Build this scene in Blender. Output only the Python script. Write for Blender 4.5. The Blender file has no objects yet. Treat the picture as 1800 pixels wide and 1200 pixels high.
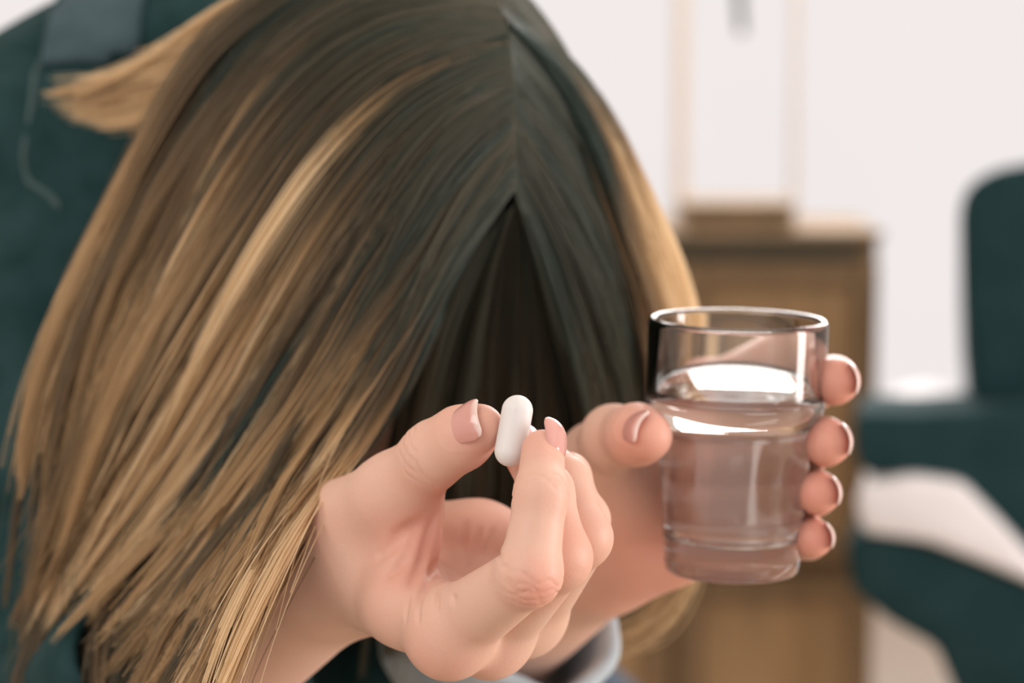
import bpy, bmesh, math, random
import numpy as np
from mathutils import Vector, Matrix

random.seed(7)
rng = np.random.default_rng(7)
sc = bpy.context.scene
COL = sc.collection

# ------------------------------------------------------------------ camera
CAM = np.array([0.0, 0.0, 1.05])
PITCH = math.radians(7.5)
RIGHT = np.array([1.0, 0.0, 0.0])
FWD = np.array([0.0, math.cos(PITCH), -math.sin(PITCH)])
UP = np.array([0.0, math.sin(PITCH), math.cos(PITCH)])
FPX = 4250.0                     # 85 mm lens on a 36 mm sensor, 1800 px wide

cd = bpy.data.cameras.new('camera')
cd.lens = 85.0
cd.sensor_width = 36.0
cd.clip_start = 0.02
cd.dof.use_dof = True
cd.dof.focus_distance = 0.632
cd.dof.aperture_fstop = 9.0
cd.dof.aperture_blades = 0
cam = bpy.data.objects.new('camera', cd)
COL.objects.link(cam)
cam.location = CAM
cam.rotation_euler = (math.pi / 2 - PITCH, 0, 0)
sc.camera = cam

# ------------------------------------------------------------------ world, lights, exposure
w = bpy.data.worlds.new('daylight')
sc.world = w
w.use_nodes = True
wn = w.node_tree.nodes
wn['Background'].inputs[0].default_value = (1.0, 0.935, 0.925, 1)
wn['Background'].inputs[1].default_value = 0.89


def area_light(name, loc, target, sx, sy, power, color):
    d = bpy.data.lights.new(name, 'AREA')
    d.shape = 'RECTANGLE'
    d.size, d.size_y = sx, sy
    d.energy = power
    d.color = color
    o = bpy.data.objects.new(name, d)
    COL.objects.link(o)
    o.location = loc
    o.rotation_euler = (Vector(target) - Vector(loc)).to_track_quat('-Z', 'Y').to_euler()
    return o


area_light('assumed_light_front', (-1.1, -0.7, 2.1), (0.0, 0.75, 1.0), 1.3, 1.1, 16, (1.0, 0.94, 0.88))  # assumed soft key from upper left; no front window is built
area_light('assumed_light_right', (2.45, 0.42, 1.15), (0.07, 0.74, 1.0), 0.55, 1.5, 44, (1.0, 0.95, 0.93))  # assumed side source for the streak on the glass; no window built there
area_light('added_window_light_back', (0.55, 3.34, 1.80), (0.35, 0.8, 1.25), 1.9, 1.1, 72, (1.0, 0.95, 0.92))  # added lamp inside the back window, for hair rim and water glint

sc.view_settings.view_transform = 'Standard'
sc.view_settings.look = 'None'
sc.view_settings.gamma = 1.0
sc.view_settings.use_curve_mapping = False
sc.view_settings.exposure = 0.0
sc.cycles.use_denoising = True
sc.cycles.max_bounces = 22
sc.cycles.transmission_bounces = 20
sc.cycles.transparent_max_bounces = 12


# ------------------------------------------------------------------ helpers
def P(px, py, d):
    """world point seen at photograph pixel (px, py), d metres deep"""
    return CAM + FWD * d + RIGHT * ((px - 900) * d / FPX) + UP * ((600 - py) * d / FPX)


def Pa(a):
    a = np.asarray(a, float)
    d = a[..., 2:3]
    return CAM + FWD * d + RIGHT * ((a[..., 0:1] - 900) * d / FPX) + UP * ((600 - a[..., 1:2]) * d / FPX)


def camdir(x, y, z):
    v = RIGHT * x + UP * y + FWD * z
    return v / np.linalg.norm(v)


def srgb(r, g, b):
    f = lambda c: (c / 255 / 12.92) if c / 255 <= 0.04045 else ((c / 255 + 0.055) / 1.055) ** 2.4
    return (f(r), f(g), f(b), 1.0)


def new_mat(name):
    m = bpy.data.materials.new(name)
    m.use_nodes = True
    nt = m.node_tree
    return m, nt, nt.nodes['Principled BSDF']


def noise_mat(name, c1, c2, scale=20, rough=0.6, bump=0.0, bscale=200, stretch=(1, 1, 1), spec=0.3, detail=4, sheen=0):
    m, nt, b = new_mat(name)
    tc = nt.nodes.new('ShaderNodeTexCoord')
    mp = nt.nodes.new('ShaderNodeMapping')
    mp.inputs['Scale'].default_value = stretch
    nt.links.new(tc.outputs['Object'], mp.inputs['Vector'])
    n = nt.nodes.new('ShaderNodeTexNoise')
    n.inputs['Scale'].default_value = scale
    n.inputs['Detail'].default_value = detail
    nt.links.new(mp.outputs[0], n.inputs['Vector'])
    r = nt.nodes.new('ShaderNodeValToRGB')
    r.color_ramp.elements[0].position = 0.3
    r.color_ramp.elements[1].position = 0.7
    r.color_ramp.elements[0].color = c1
    r.color_ramp.elements[1].color = c2
    nt.links.new(n.outputs[0], r.inputs[0])
    nt.links.new(r.outputs[0], b.inputs['Base Color'])
    b.inputs['Roughness'].default_value = rough
    b.inputs['Specular IOR Level'].default_value = spec
    if sheen:
        b.inputs['Sheen Weight'].default_value = sheen
    if bump:
        n2 = nt.nodes.new('ShaderNodeTexNoise')
        n2.inputs['Scale'].default_value = bscale
        n2.inputs['Detail'].default_value = 3
        nt.links.new(mp.outputs[0], n2.inputs['Vector'])
        bp = nt.nodes.new('ShaderNodeBump')
        bp.inputs['Strength'].default_value = bump
        bp.inputs['Distance'].default_value = 0.001
        nt.links.new(n2.outputs[0], bp.inputs['Height'])
        nt.links.new(bp.outputs[0], b.inputs['Normal'])
    return m


def mesh_obj(name, verts, faces, mat, parent=None, smooth=True):
    me = bpy.data.meshes.new(name)
    me.from_pydata([tuple(v) for v in verts] if not isinstance(verts, list) else verts, [], faces if isinstance(faces, list) else faces.tolist())
    me.update()
    if smooth:
        me.polygons.foreach_set('use_smooth', [True] * len(me.polygons))
    if mat:
        me.materials.append(mat)
    o = bpy.data.objects.new(name, me)
    COL.objects.link(o)
    if parent:
        o.parent = parent
        o.matrix_parent_inverse = parent.matrix_world.inverted() if False else Matrix.Translation(-parent.location)
    return o


def empty(name, loc):
    o = bpy.data.objects.new(name, None)
    COL.objects.link(o)
    o.location = tuple(loc)
    o.empty_display_size = 0.05
    return o


def tag(o, label=None, cat=None, group=None, kind=None):
    for k, v in (('label', label), ('category', cat), ('group', group), ('kind', kind)):
        if v:
            o[k] = v
    return o


def box(name, lo, hi, mat, parent=None, bevel=0.0, segs=2):
    bm = bmesh.new()
    bmesh.ops.create_cube(bm, size=1)
    for v in bm.verts:
        for i in range(3):
            v.co[i] = lo[i] + (v.co[i] + 0.5) * (hi[i] - lo[i])
    if bevel:
        bmesh.ops.bevel(bm, geom=bm.edges[:], offset=bevel, segments=segs, affect='EDGES', profile=0.5)
    me = bpy.data.meshes.new(name)
    bm.to_mesh(me)
    bm.free()
    me.materials.append(mat)
    o = bpy.data.objects.new(name, me)
    COL.objects.link(o)
    if parent:
        o.parent = parent
        o.matrix_parent_inverse = Matrix.Translation(-parent.location)
    return o


def lathe(name, prof, mat, parent=None, n=96, closed=False):
    """revolve (r, z) profile about local z"""
    vs, fs = [], []
    for (r, z) in prof:
        for k in range(n):
            a = 2 * math.pi * k / n
            vs.append((r * math.cos(a), r * math.sin(a), z))
    m = len(prof)
    for i in range(m - 1 + (1 if closed else 0)):
        j = (i + 1) % m
        for k in range(n):
            k2 = (k + 1) % n
            fs.append((i * n + k, i * n + k2, j * n + k2, j * n + k))
    if not closed:
        fs.append(tuple(range(n))[::-1])
        fs.append(tuple((m - 1) * n + k for k in range(n)))
    o = mesh_obj(name, vs, fs, mat, parent)
    return o


def tube(name, pts, rad, mat, parent=None, n=8):
    pts = [Vector(p) for p in pts]
    vs, fs = [], []
    up = Vector((0.3, 0.2, 1))
    for i, p in enumerate(pts):
        t = (pts[min(i + 1, len(pts) - 1)] - pts[max(i - 1, 0)]).normalized()
        a = t.cross(up).normalized()
        b = t.cross(a).normalized()
        r = rad[i] if hasattr(rad, '__len__') else rad
        for k in range(n):
            q = 2 * math.pi * k / n
            vs.append(tuple(p + a * (r * math.cos(q)) + b * (r * math.sin(q))))
    for i in range(len(pts) - 1):
        for k in range(n):
            k2 = (k + 1) % n
            fs.append((i * n + k, i * n + k2, (i + 1) * n + k2, (i + 1) * n + k))
    fs.append(tuple(range(n))[::-1])
    fs.append(tuple((len(pts) - 1) * n + k for k in range(n)))
    return mesh_obj(name, vs, fs, mat, parent)


# ------------------------------------------------------------------ signed distance meshing
def smin(a, b, k):
    h = np.clip(0.5 + 0.5 * (b - a) / k, 0, 1)
    return b + (a - b) * h - k * h * (1 - h)


def smax(a, b, k):
    return -smin(-a, -b, k)


def cone(p, a, b, ra, rb):
    ab = b - a
    L2 = ab @ ab + 1e-12
    t = np.clip(((p - a) @ ab) / L2, 0, 1)
    return np.linalg.norm(p - (a + t[:, None] * ab), axis=1) - (ra + (rb - ra) * t)


def ellipsoid(p, c, ax, r):
    """ax: 3x3 rows = axes, r = radii"""
    q = (p - c) @ ax.T
    k0 = np.linalg.norm(q / r, axis=1)
    k1 = np.linalg.norm(q / (r * r), axis=1)
    return k0 * (k0 - 1.0) / np.maximum(k1, 1e-9)


def chain(p, pts, rad, k):
    d = None
    for i in range(len(pts) - 1):
        c = cone(p, pts[i], pts[i + 1], rad[i], rad[i + 1])
        d = c if d is None else smin(d, c, k)
    return d


def eval_chunks(f, p, n=60000):
    out = np.empty(len(p))
    for i in range(0, len(p), n):
        out[i:i + n] = f(p[i:i + n])
    return out


def surface_nets(f, lo, hi, h, B=5):
    lo = np.asarray(lo, float)
    hi = np.asarray(hi, float)
    nb = np.ceil((hi - lo) / (h * B)).astype(int)
    N = nb * B
    cent = np.stack(np.meshgrid(*[(np.arange(nb[i]) + 0.5) * h * B - 0.5 * h for i in range(3)], indexing='ij'), -1).reshape(-1, 3) + lo
    dc = eval_chunks(f, cent)
    D = np.repeat(np.repeat(np.repeat(dc.reshape(nb), B, 0), B, 1), B, 2)
    act = np.where(np.abs(dc) < h * B * 1.35)[0]
    loc = np.stack(np.meshgrid(*[np.arange(B)] * 3, indexing='ij'), -1).reshape(-1, 3)
    bi = np.stack(np.unravel_index(act, nb), -1)
    idx = (bi[:, None, :] * B + loc[None]).reshape(-1, 3)
    D[idx[:, 0], idx[:, 1], idx[:, 2]] = eval_chunks(f, lo + idx * h)
    S = D < 0
    cs = np.zeros(tuple(N - 1), int)
    for dx in (0, 1):
        for dy in (0, 1):
            for dz in (0, 1):
                cs += S[dx:N[0] - 1 + dx, dy:N[1] - 1 + dy, dz:N[2] - 1 + dz]
    cells = np.argwhere((cs > 0) & (cs < 8))
    ids = -np.ones(tuple(N - 1), int)
    ids[cells[:, 0], cells[:, 1], cells[:, 2]] = np.arange(len(cells))
    corners = loc2 = np.array([[i, j, k] for i in (0, 1) for j in (0, 1) for k in (0, 1)])
    acc = np.zeros((len(cells), 3))
    cnt = np.zeros(len(cells))
    for ia in range(8):
        for ax in range(3):
            if corners[ia][ax] == 0:
                cb = corners[ia].copy()
                cb[ax] = 1
                A = cells + corners[ia]
                Bq = cells + cb
                da = D[A[:, 0], A[:, 1], A[:, 2]]
                db = D[Bq[:, 0], Bq[:, 1], Bq[:, 2]]
                m = (da < 0) != (db < 0)
                t = np.where(m, da / np.where(m, da - db, 1), 0)
                acc += np.where(m[:, None], A + t[:, None] * (Bq - A), 0)
                cnt += m
    V = lo + acc / cnt[:, None] * h
    F = []
    for ax in range(3):
        u, v = (ax + 1) % 3, (ax + 2) % 3
        sl0 = [slice(1, N[i] - 1) for i in range(3)]
        sl1 = [slice(1, N[i] - 1) for i in range(3)]
        sl0[ax] = slice(0, N[ax] - 1)
        sl1[ax] = slice(1, N[ax])
        a, b = S[tuple(sl0)], S[tuple(sl1)]
        e = np.argwhere(a != b)
        off = np.array([1, 1, 1])
        off[ax] = 0
        sgn = a[e[:, 0], e[:, 1], e[:, 2]]
        e = e + off
        du = np.zeros(3, int)
        dv = np.zeros(3, int)
        du[u] = 1
        dv[v] = 1
        g = lambda q: ids[q[:, 0], q[:, 1], q[:, 2]]
        quad = np.stack([g(e - du - dv), g(e - dv), g(e), g(e - du)], -1)
        quad = np.where(sgn[:, None], quad, quad[:, ::-1])
        F.append(quad)
    F = np.concatenate(F)
    F = F[(F >= 0).all(1)]
    return V, F


def relax(V, F, it=2, lam=0.5):
    e = np.concatenate([F[:, [0, 1]], F[:, [1, 2]], F[:, [2, 3]], F[:, [3, 0]]])
    e = np.concatenate([e, e[:, ::-1]])
    deg = np.bincount(e[:, 0], minlength=len(V))[:, None]
    for _ in range(it):
        s = np.stack([np.bincount(e[:, 0], V[e[:, 1], i], len(V)) for i in range(3)], -1)
        V = V + lam * (s / np.maximum(deg, 1) - V)
    return V


def project(f, V, it=2, eps=1e-4, maxstep=1e-3):
    for _ in range(it):
        d = eval_chunks(f, V)
        g = np.stack([eval_chunks(f, V + np.eye(3)[i] * eps) - d for i in range(3)], -1) / eps
        n2 = np.maximum((g * g).sum(1), 0.3)
        st = d / n2
        st = np.clip(st, -maxstep, maxstep)
        V = V - st[:, None] * g
    return V


def subdivide(V, F):
    e = np.sort(np.stack([F, np.roll(F, -1, 1)], -1).reshape(-1, 2), 1)
    ue, inv = np.unique(e, axis=0, return_inverse=True)
    inv = inv.reshape(-1, 4)
    nv, ne = len(V), len(ue)
    V2 = np.concatenate([V, V[ue].mean(1), V[F].mean(1)])
    fc = nv + ne + np.arange(len(F))
    Q = []
    for i in range(4):
        Q.append(np.stack([F[:, i], nv + inv[:, i], fc, nv + inv[:, i - 1]], -1))
    return V2, np.concatenate(Q)


def sdf_mesh(f, lo, hi, h, sub=0, eps=1e-4):
    V, F = surface_nets(f, lo, hi, h)
    V = relax(V, F, 2)
    V = project(f, V, 2, eps, h * 0.6)
    if sub:
        V, F = subdivide(V, F)
        V = project(f, V, 2, eps, h * 0.4)
    return V, F


def stack_pts(rows):
    return np.array([P(*r[:3]) for r in rows]), np.array([r[3] / 1000 for r in rows])


# ------------------------------------------------------------------ materials
M = {}
M['wall'] = noise_mat('wall_paint', (0.78, 0.72, 0.68, 1), (0.82, 0.76, 0.72, 1), 3, 0.8)
M['ceiling'] = noise_mat('ceiling_paint', (0.8, 0.78, 0.76, 1), (0.84, 0.82, 0.8, 1), 3, 0.9)
M['floor'] = noise_mat('oak_floor', (0.36, 0.27, 0.18, 1), (0.5, 0.39, 0.28, 1), 6, 0.45, stretch=(1, 8, 1))
M['frame'] = noise_mat('window_frame_glare', (0.84, 0.75, 0.67, 1), (0.88, 0.79, 0.71, 1), 12, 0.5)  # wooden frame paled to stand in for the glare of the window
M['wood'] = noise_mat('cabinet_wood', srgb(116, 95, 70), srgb(134, 108, 79), 9, 0.55, stretch=(6, 6, 1))
M['wood_panel'] = noise_mat('cabinet_panel_wood', srgb(150, 122, 88), srgb(170, 138, 100), 9, 0.55, stretch=(6, 6, 1))
M['wood_dark'] = noise_mat('cabinet_dark_wood', srgb(66, 62, 48), srgb(78, 70, 54), 9, 0.55, stretch=(1, 6, 6))
M['velvet'] = noise_mat('dark_velvet', (0.010, 0.034, 0.038, 1), (0.016, 0.045, 0.050, 1), 30, 0.85, spec=0.15)
M['glare_fabric'] = noise_mat('glare_fabric', (0.80, 0.78, 0.80, 1), (0.86, 0.84, 0.86, 1), 40, 0.28, spec=0.8)  # paleness stands in for window sheen on the seat
M['denim'] = noise_mat('dark_denim', (0.010, 0.036, 0.036, 1), (0.024, 0.060, 0.064, 1), 55, 0.85, bump=0.4, bscale=900, spec=0.12, detail=8)
M['yoke'] = noise_mat('lit_yoke_denim', (0.045, 0.080, 0.094, 1), (0.072, 0.115, 0.134, 1), 40, 0.85, spec=0.12)  # lighter copy of the denim, standing in for light on the shoulder
M['seam'] = noise_mat('seam_thread', (0.055, 0.095, 0.095, 1), (0.075, 0.12, 0.12, 1), 300, 0.8)
M['cuff'] = noise_mat('pale_lit_denim', (0.40, 0.48, 0.54, 1), (0.54, 0.61, 0.66, 1), 60, 0.85, bump=0.4, bscale=900)  # paler rolled denim, with the light on it put into the colour
M['jeans'] = noise_mat('jeans_denim', (0.03, 0.05, 0.08, 1), (0.05, 0.075, 0.11, 1), 60, 0.85)
M['metal'] = noise_mat('dark_metal', (0.05, 0.05, 0.055, 1), (0.08, 0.08, 0.085, 1), 50, 0.35)
M['white_paint'] = M['ceiling']
m, nt, b = new_mat('pill_coating')
b.inputs['Base Color'].default_value = (0.79, 0.77, 0.76, 1)
b.inputs['Roughness'].default_value = 0.42
b.inputs['Subsurface Weight'].default_value = 0.15
b.inputs['Subsurface Radius'].default_value = (0.003, 0.0027, 0.0025)
M['pill'] = m

m, nt, b = new_mat('clear_glass')
b.inputs['Base Color'].default_value = (0.99, 0.995, 0.995, 1)
b.inputs['Roughness'].default_value = 0.0
b.inputs['IOR'].default_value = 1.5
b.inputs['Transmission Weight'].default_value = 1.0
M['glass'] = m
m, nt, b = new_mat('clear_water')
b.inputs['Base Color'].default_value = (1, 1, 1, 1)
b.inputs['Roughness'].default_value = 0.0
b.inputs['IOR'].default_value = 1.33
b.inputs['Transmission Weight'].default_value = 1.0
M['water'] = m

m = bpy.data.materials.new('window_pane_glass')
m.use_nodes = True
nt = m.node_tree
nt.nodes.clear()
out = nt.nodes.new('ShaderNodeOutputMaterial')
mx = nt.nodes.new('ShaderNodeMixShader')
fr = nt.nodes.new('ShaderNodeFresnel')
fr.inputs[0].default_value = 1.2
tr = nt.nodes.new('ShaderNodeBsdfTransparent')
gl = nt.nodes.new('ShaderNodeBsdfGlossy')
gl.inputs['Roughness'].default_value = 0.02
nt.links.new(fr.outputs[0], mx.inputs[0])
nt.links.new(tr.outputs[0], mx.inputs[1])
nt.links.new(gl.outputs[0], mx.inputs[2])
nt.links.new(mx.outputs[0], out.inputs[0])
M['pane'] = m

# skin: vertex attribute "flush" = where blood shows (tips, knuckles)
m, nt, b = new_mat('skin')
at = nt.nodes.new('ShaderNodeAttribute')
at.attribute_name = 'flush'
tc = nt.nodes.new('ShaderNodeTexCoord')
n1 = nt.nodes.new('ShaderNodeTexNoise')
n1.inputs['Scale'].default_value = 90
n1.inputs['Detail'].default_value = 3
nt.links.new(tc.outputs['Object'], n1.inputs['Vector'])
ma = nt.nodes.new('ShaderNodeMath')
ma.operation = 'MULTIPLY_ADD'
ma.inputs[1].default_value = 0.35
nt.links.new(n1.outputs[0], ma.inputs[0])
nt.links.new(at.outputs['Fac'], ma.inputs[2])
sb = nt.nodes.new('ShaderNodeMath')
sb.operation = 'SUBTRACT'
sb.use_clamp = True
sb.inputs[1].default_value = 0.17
nt.links.new(ma.outputs[0], sb.inputs[0])
cm = nt.nodes.new('ShaderNodeMix')
cm.data_type = 'RGBA'
cm.inputs[6].default_value = (0.74, 0.485, 0.38, 1)
cm.inputs[7].default_value = (0.72, 0.31, 0.235, 1)
nt.links.new(sb.outputs[0], cm.inputs[0])
a2 = nt.nodes.new('ShaderNodeAttribute')
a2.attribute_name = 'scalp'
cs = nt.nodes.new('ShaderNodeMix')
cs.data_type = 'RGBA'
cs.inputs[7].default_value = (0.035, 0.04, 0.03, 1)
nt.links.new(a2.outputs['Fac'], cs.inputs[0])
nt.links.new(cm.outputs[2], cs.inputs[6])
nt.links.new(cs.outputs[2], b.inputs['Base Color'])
b.inputs['Roughness'].default_value = 0.48
b.inputs['Specular IOR Level'].default_value = 0.35
b.inputs['Subsurface Weight'].default_value = 0.2
b.inputs['Subsurface Radius'].default_value = (0.0022, 0.0009, 0.0006)
b.inputs['Subsurface Scale'].default_value = 1.0
vo = nt.nodes.new('ShaderNodeTexVoronoi')
vo.inputs['Scale'].default_value = 1100
nt.links.new(tc.outputs['Object'], vo.inputs['Vector'])
bp = nt.nodes.new('ShaderNodeBump')
bp.inputs['Strength'].default_value = 0.10
bp.inputs['Distance'].default_value = 0.0004
nt.links.new(vo.outputs['Distance'], bp.inputs['Height'])
nt.links.new(bp.outputs[0], b.inputs['Normal'])
M['skin'] = m

m, nt, b = new_mat('fingernail_polish')
b.inputs['Base Color'].default_value = (0.66, 0.33, 0.29, 1)
b.inputs['Roughness'].default_value = 0.18
b.inputs['Specular IOR Level'].default_value = 0.6
b.inputs['Coat Weight'].default_value = 0.5
b.inputs['Coat Roughness'].default_value = 0.08
at = nt.nodes.new('ShaderNodeAttribute')
at.attribute_name = 'free_edge'
cm = nt.nodes.new('ShaderNodeMix')
cm.data_type = 'RGBA'
cm.inputs[6].default_value = (0.66, 0.33, 0.285, 1)
cm.inputs[7].default_value = (0.84, 0.66, 0.60, 1)
nt.links.new(at.outputs['Fac'], cm.inputs[0])
nt.links.new(cm.outputs[2], b.inputs['Base Color'])
M['nail'] = m

# hair: "tone" attribute (dark root 0 .. blonde 1) along and between the strands, painted rim glow and shade included
m, nt, b = new_mat('hair_strands')
at = nt.nodes.new('ShaderNodeAttribute')
at.attribute_name = 'tone'
rp = nt.nodes.new('ShaderNodeValToRGB')
el = rp.color_ramp.elements
el[0].position, el[0].color = 0.0, (0.055, 0.084, 0.070, 1)
el[1].position, el[1].color = 1.0, (0.92, 0.75, 0.50, 1)
for pos, c in ((0.22, (0.125, 0.108, 0.074, 1)), (0.5, (0.29, 0.20, 0.115, 1)), (0.75, (0.58, 0.40, 0.215, 1))):
    e = el.new(pos)
    e.color = c
nt.links.new(at.outputs['Fac'], rp.inputs[0])
nt.links.new(rp.outputs[0], b.inputs['Base Color'])
b.inputs['Roughness'].default_value = 0.45
b.inputs['Specular IOR Level'].default_value = 0.35
tl = nt.nodes.new('ShaderNodeBsdfTranslucent')
nt.links.new(rp.outputs[0], tl.inputs[0])
mx = nt.nodes.new('ShaderNodeMixShader')
mx.inputs[0].default_value = 0.45
nt.links.new(b.outputs[0], mx.inputs[1])
nt.links.new(tl.outputs[0], mx.inputs[2])
nt.links.new(mx.outputs[0], nt.nodes['Material Output'].inputs[0])
M['hair'] = m

# ------------------------------------------------------------------ the room
YB = 3.4
SILL = 0.24
WX0, WX1, WZ1 = -1.3, 1.5, 2.35
RX, RZ = 2.6, 2.7
tag(box('floor', (-RX, -2.0, -0.08), (RX, YB + 0.12, 0.0), M['floor']), kind='structure')
tag(box('ceiling', (-RX, -2.0, RZ), (RX, YB + 0.12, RZ + 0.08), M['ceiling']), kind='structure')
tag(box('wall_left', (-RX - 0.1, -2.0, 0), (-RX, YB + 0.12, RZ), M['wall']), kind='structure')
tag(box('wall_right', (RX, -2.0, 0), (RX + 0.1, YB + 0.12, RZ), M['wall']), kind='structure')
wb = tag(empty('wall_back', (0, YB, 0)), kind='structure')
box('wall_section', (-RX, YB, 0), (WX0, YB + 0.12, RZ), M['wall'], wb)
box('wall_section', (WX1, YB, 0), (RX, YB + 0.12, RZ), M['wall'], wb)
box('wall_section', (WX0, YB, 0), (WX1, YB + 0.12, SILL), M['wall'], wb)
box('wall_section', (WX0, YB, WZ1), (WX1, YB + 0.12, RZ), M['wall'], wb)
tag(box('baseboard_back', (-RX, YB - 0.018, 0), (RX, YB, 0.09), M['white_paint'], None, 0.004), kind='structure')
wi = tag(empty('window_1', (0, YB, SILL)), kind='structure')


def xa(px, d):
    return float(P(px, 600, d)[0])


xm1, xm2 = xa(1196, 3.42), xa(1396, 3.42)
box('window_sill', (WX0 - 0.04, YB - 0.05, SILL - 0.02), (WX1 + 0.04, YB + 0.03, SILL + 0.008), M['white_paint'], wi, 0.004)
box('mullion', (xm1 - 0.009, YB + 0.0, SILL), (xm1 + 0.009, YB + 0.05, WZ1), M['frame'], wi, 0.003)
box('mullion', (xm2 - 0.004, YB + 0.01, SILL), (xm2 + 0.004, YB + 0.05, WZ1), M['frame'], wi, 0.002)
box('window_frame', (WX0, YB + 0.0, SILL), (WX0 + 0.05, YB + 0.06, WZ1), M['frame'], wi, 0.003)
box('window_frame', (WX1 - 0.05, YB + 0.0, SILL), (WX1, YB + 0.06, WZ1), M['frame'], wi, 0.003)
box('window_frame', (WX0, YB + 0.0, WZ1 - 0.05), (WX1, YB + 0.06, WZ1), M['frame'], wi, 0.003)
for a_, b_ in ((WX0 + 0.05, xm1 - 0.012), (xm1 + 0.012, xm2 - 0.005), (xm2 + 0.005, WX1 - 0.05)):
    box('pane', (a_, YB + 0.028, SILL), (b_, YB + 0.032, WZ1 - 0.05), M['pane'], wi)
# window latch hanging down from its plate on the casement
hx, hz = P(1296, 30, 3.39)[0], P(1296, 60, 3.39)[2]
hd = tube('window_latch', [(hx - 0.004, YB + 0.02, hz + 0.10), (hx - 0.004, YB - 0.012, hz + 0.10), (hx - 0.003, YB - 0.018, hz + 0.085), (hx, YB - 0.018, hz + 0.03), (hx + 0.003, YB - 0.018, hz)],
          [0.008, 0.008, 0.0075, 0.0065, 0.005], M['metal'], wi)

# ------------------------------------------------------------------ wooden cabinet
CY = 2.78
ctop = float(P(1400, 403, 2.8)[2])
cx1 = xa(1546, 2.8)
cx0 = xa(560, 2.8)
cab = tag(empty('wooden_cabinet', ((cx0 + cx1) / 2, CY + 0.1, 0)), 'brown wooden cabinet with recessed panel doors standing before the window', 'cabinet')
box('body', (cx0, CY + 0.02, 0.06), (cx1, CY + 0.20, ctop - 0.012), M['wood'], cab, 0.003)
box('top_slab', (cx0 - 0.002, CY - 0.006, ctop - 0.010), (cx1 + 0.002, CY + 0.205, ctop), M['wood'], cab, 0.003)
box('plinth', (cx0 + 0.01, CY + 0.03, 0.0), (cx1 - 0.01, CY + 0.18, 0.06), M['wood_dark'], cab)
box('dark_band', (cx0 + 0.004, CY - 0.003, ctop - 0.034), (cx1 - 0.026, CY + 0.02, ctop - 0.010), M['wood_dark'], cab)  # darker band under the top slab
xs = xa(1190, 2.8)
zr = float(P(1300, 1015, 2.8)[2])


def cab_door(x0, x1, z0, z1):
    d = box('door', (x0, CY + 0.006, z0), (x1, CY + 0.020, z1), M['wood_panel'], cab, 0.002)
    s = 0.028
    for lo, hi in (((x0, z0), (x0 + s, z1)), ((x1 - s, z0), (x1, z1)), ((x0 + s, z0), (x1 - s, z0 + s)), ((x0 + s, z1 - s), (x1 - s, z1))):
        o = box('door_frame', (lo[0], CY - 0.004, lo[1]), (hi[0], CY + 0.008, hi[1]), M['wood'], None, 0.003)
        o.parent = d
        o.matrix_parent_inverse = d.matrix_world.inverted() if False else Matrix.Translation(-Vector(cab.location))
        o.matrix_parent_inverse = Matrix.Identity(4)
        # the door sits at the cabinet's origin offset: undo it
        o.location = (0, 0, 0)
    return d


for (x0, x1) in ((cx0 + 0.004, xs - 0.004), (xs + 0.004, cx1 - 0.002)):
    cab_door(x0, x1, zr + 0.012, ctop - 0.038)
    cab_door(x0, x1, 0.065, zr - 0.012)
bx0, bx1 = xa(1204, 2.82), xa(1394, 2.82)
bz = float(P(1300, 356, 2.82)[2])
bxo = tag(empty('wooden_box', ((bx0 + bx1) / 2, 2.865, ctop)), 'low brown wooden box lying on top of the panelled cabinet', 'box')
box('box_body', (bx0, 2.80, ctop), (bx1, 2.93, bz - 0.008), M['wood'], bxo, 0.003)
box('box_lid', (bx0 - 0.003, 2.797, bz - 0.007), (bx1 + 0.003, 2.933, bz), M['wood'], bxo, 0.003)

# ------------------------------------------------------------------ armchair
CHN = np.array([0.187, 0.982, 0.0])            # the chair is turned by eleven degrees


def poly_slab(name, pts, d0, d1, mat, parent, r=0.02, segs=4, drop=0.0):
    """pts: photograph outline taken at depth d0; extruded back along the chair's own depth to d1 and rounded"""
    bm = bmesh.new()
    vs = []
    for (px, py) in pts:
        q = P(px, py, 1.0) - CAM
        q = CAM + q * (((P(1700, 600, d0) - CAM) @ CHN) / (q @ CHN))
        vs.append(bm.verts.new(tuple(q)))
    f = bm.faces.new(vs)
    ret = bmesh.ops.extrude_face_region(bm, geom=[f])
    for v in ret['geom']:
        if isinstance(v, bmesh.types.BMVert):
            v.co += (Vector(CHN) - Vector((0, 0, drop))) * (d1 - d0)
    bmesh.ops.recalc_face_normals(bm, faces=bm.faces[:])
    bmesh.ops.bevel(bm, geom=bm.edges[:], offset=r, segments=segs, affect='EDGES', profile=0.5, clamp_overlap=True)
    me = bpy.data.meshes.new(name)
    bm.to_mesh(me)
    bm.free()
    me.polygons.foreach_set('use_smooth', [True] * len(me.polygons))
    me.materials.append(mat)
    o = bpy.data.objects.new(name, me)
    COL.objects.link(o)
    o.parent = parent
    o.matrix_parent_inverse = Matrix.Translation(-parent.location)
    return o


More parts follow.
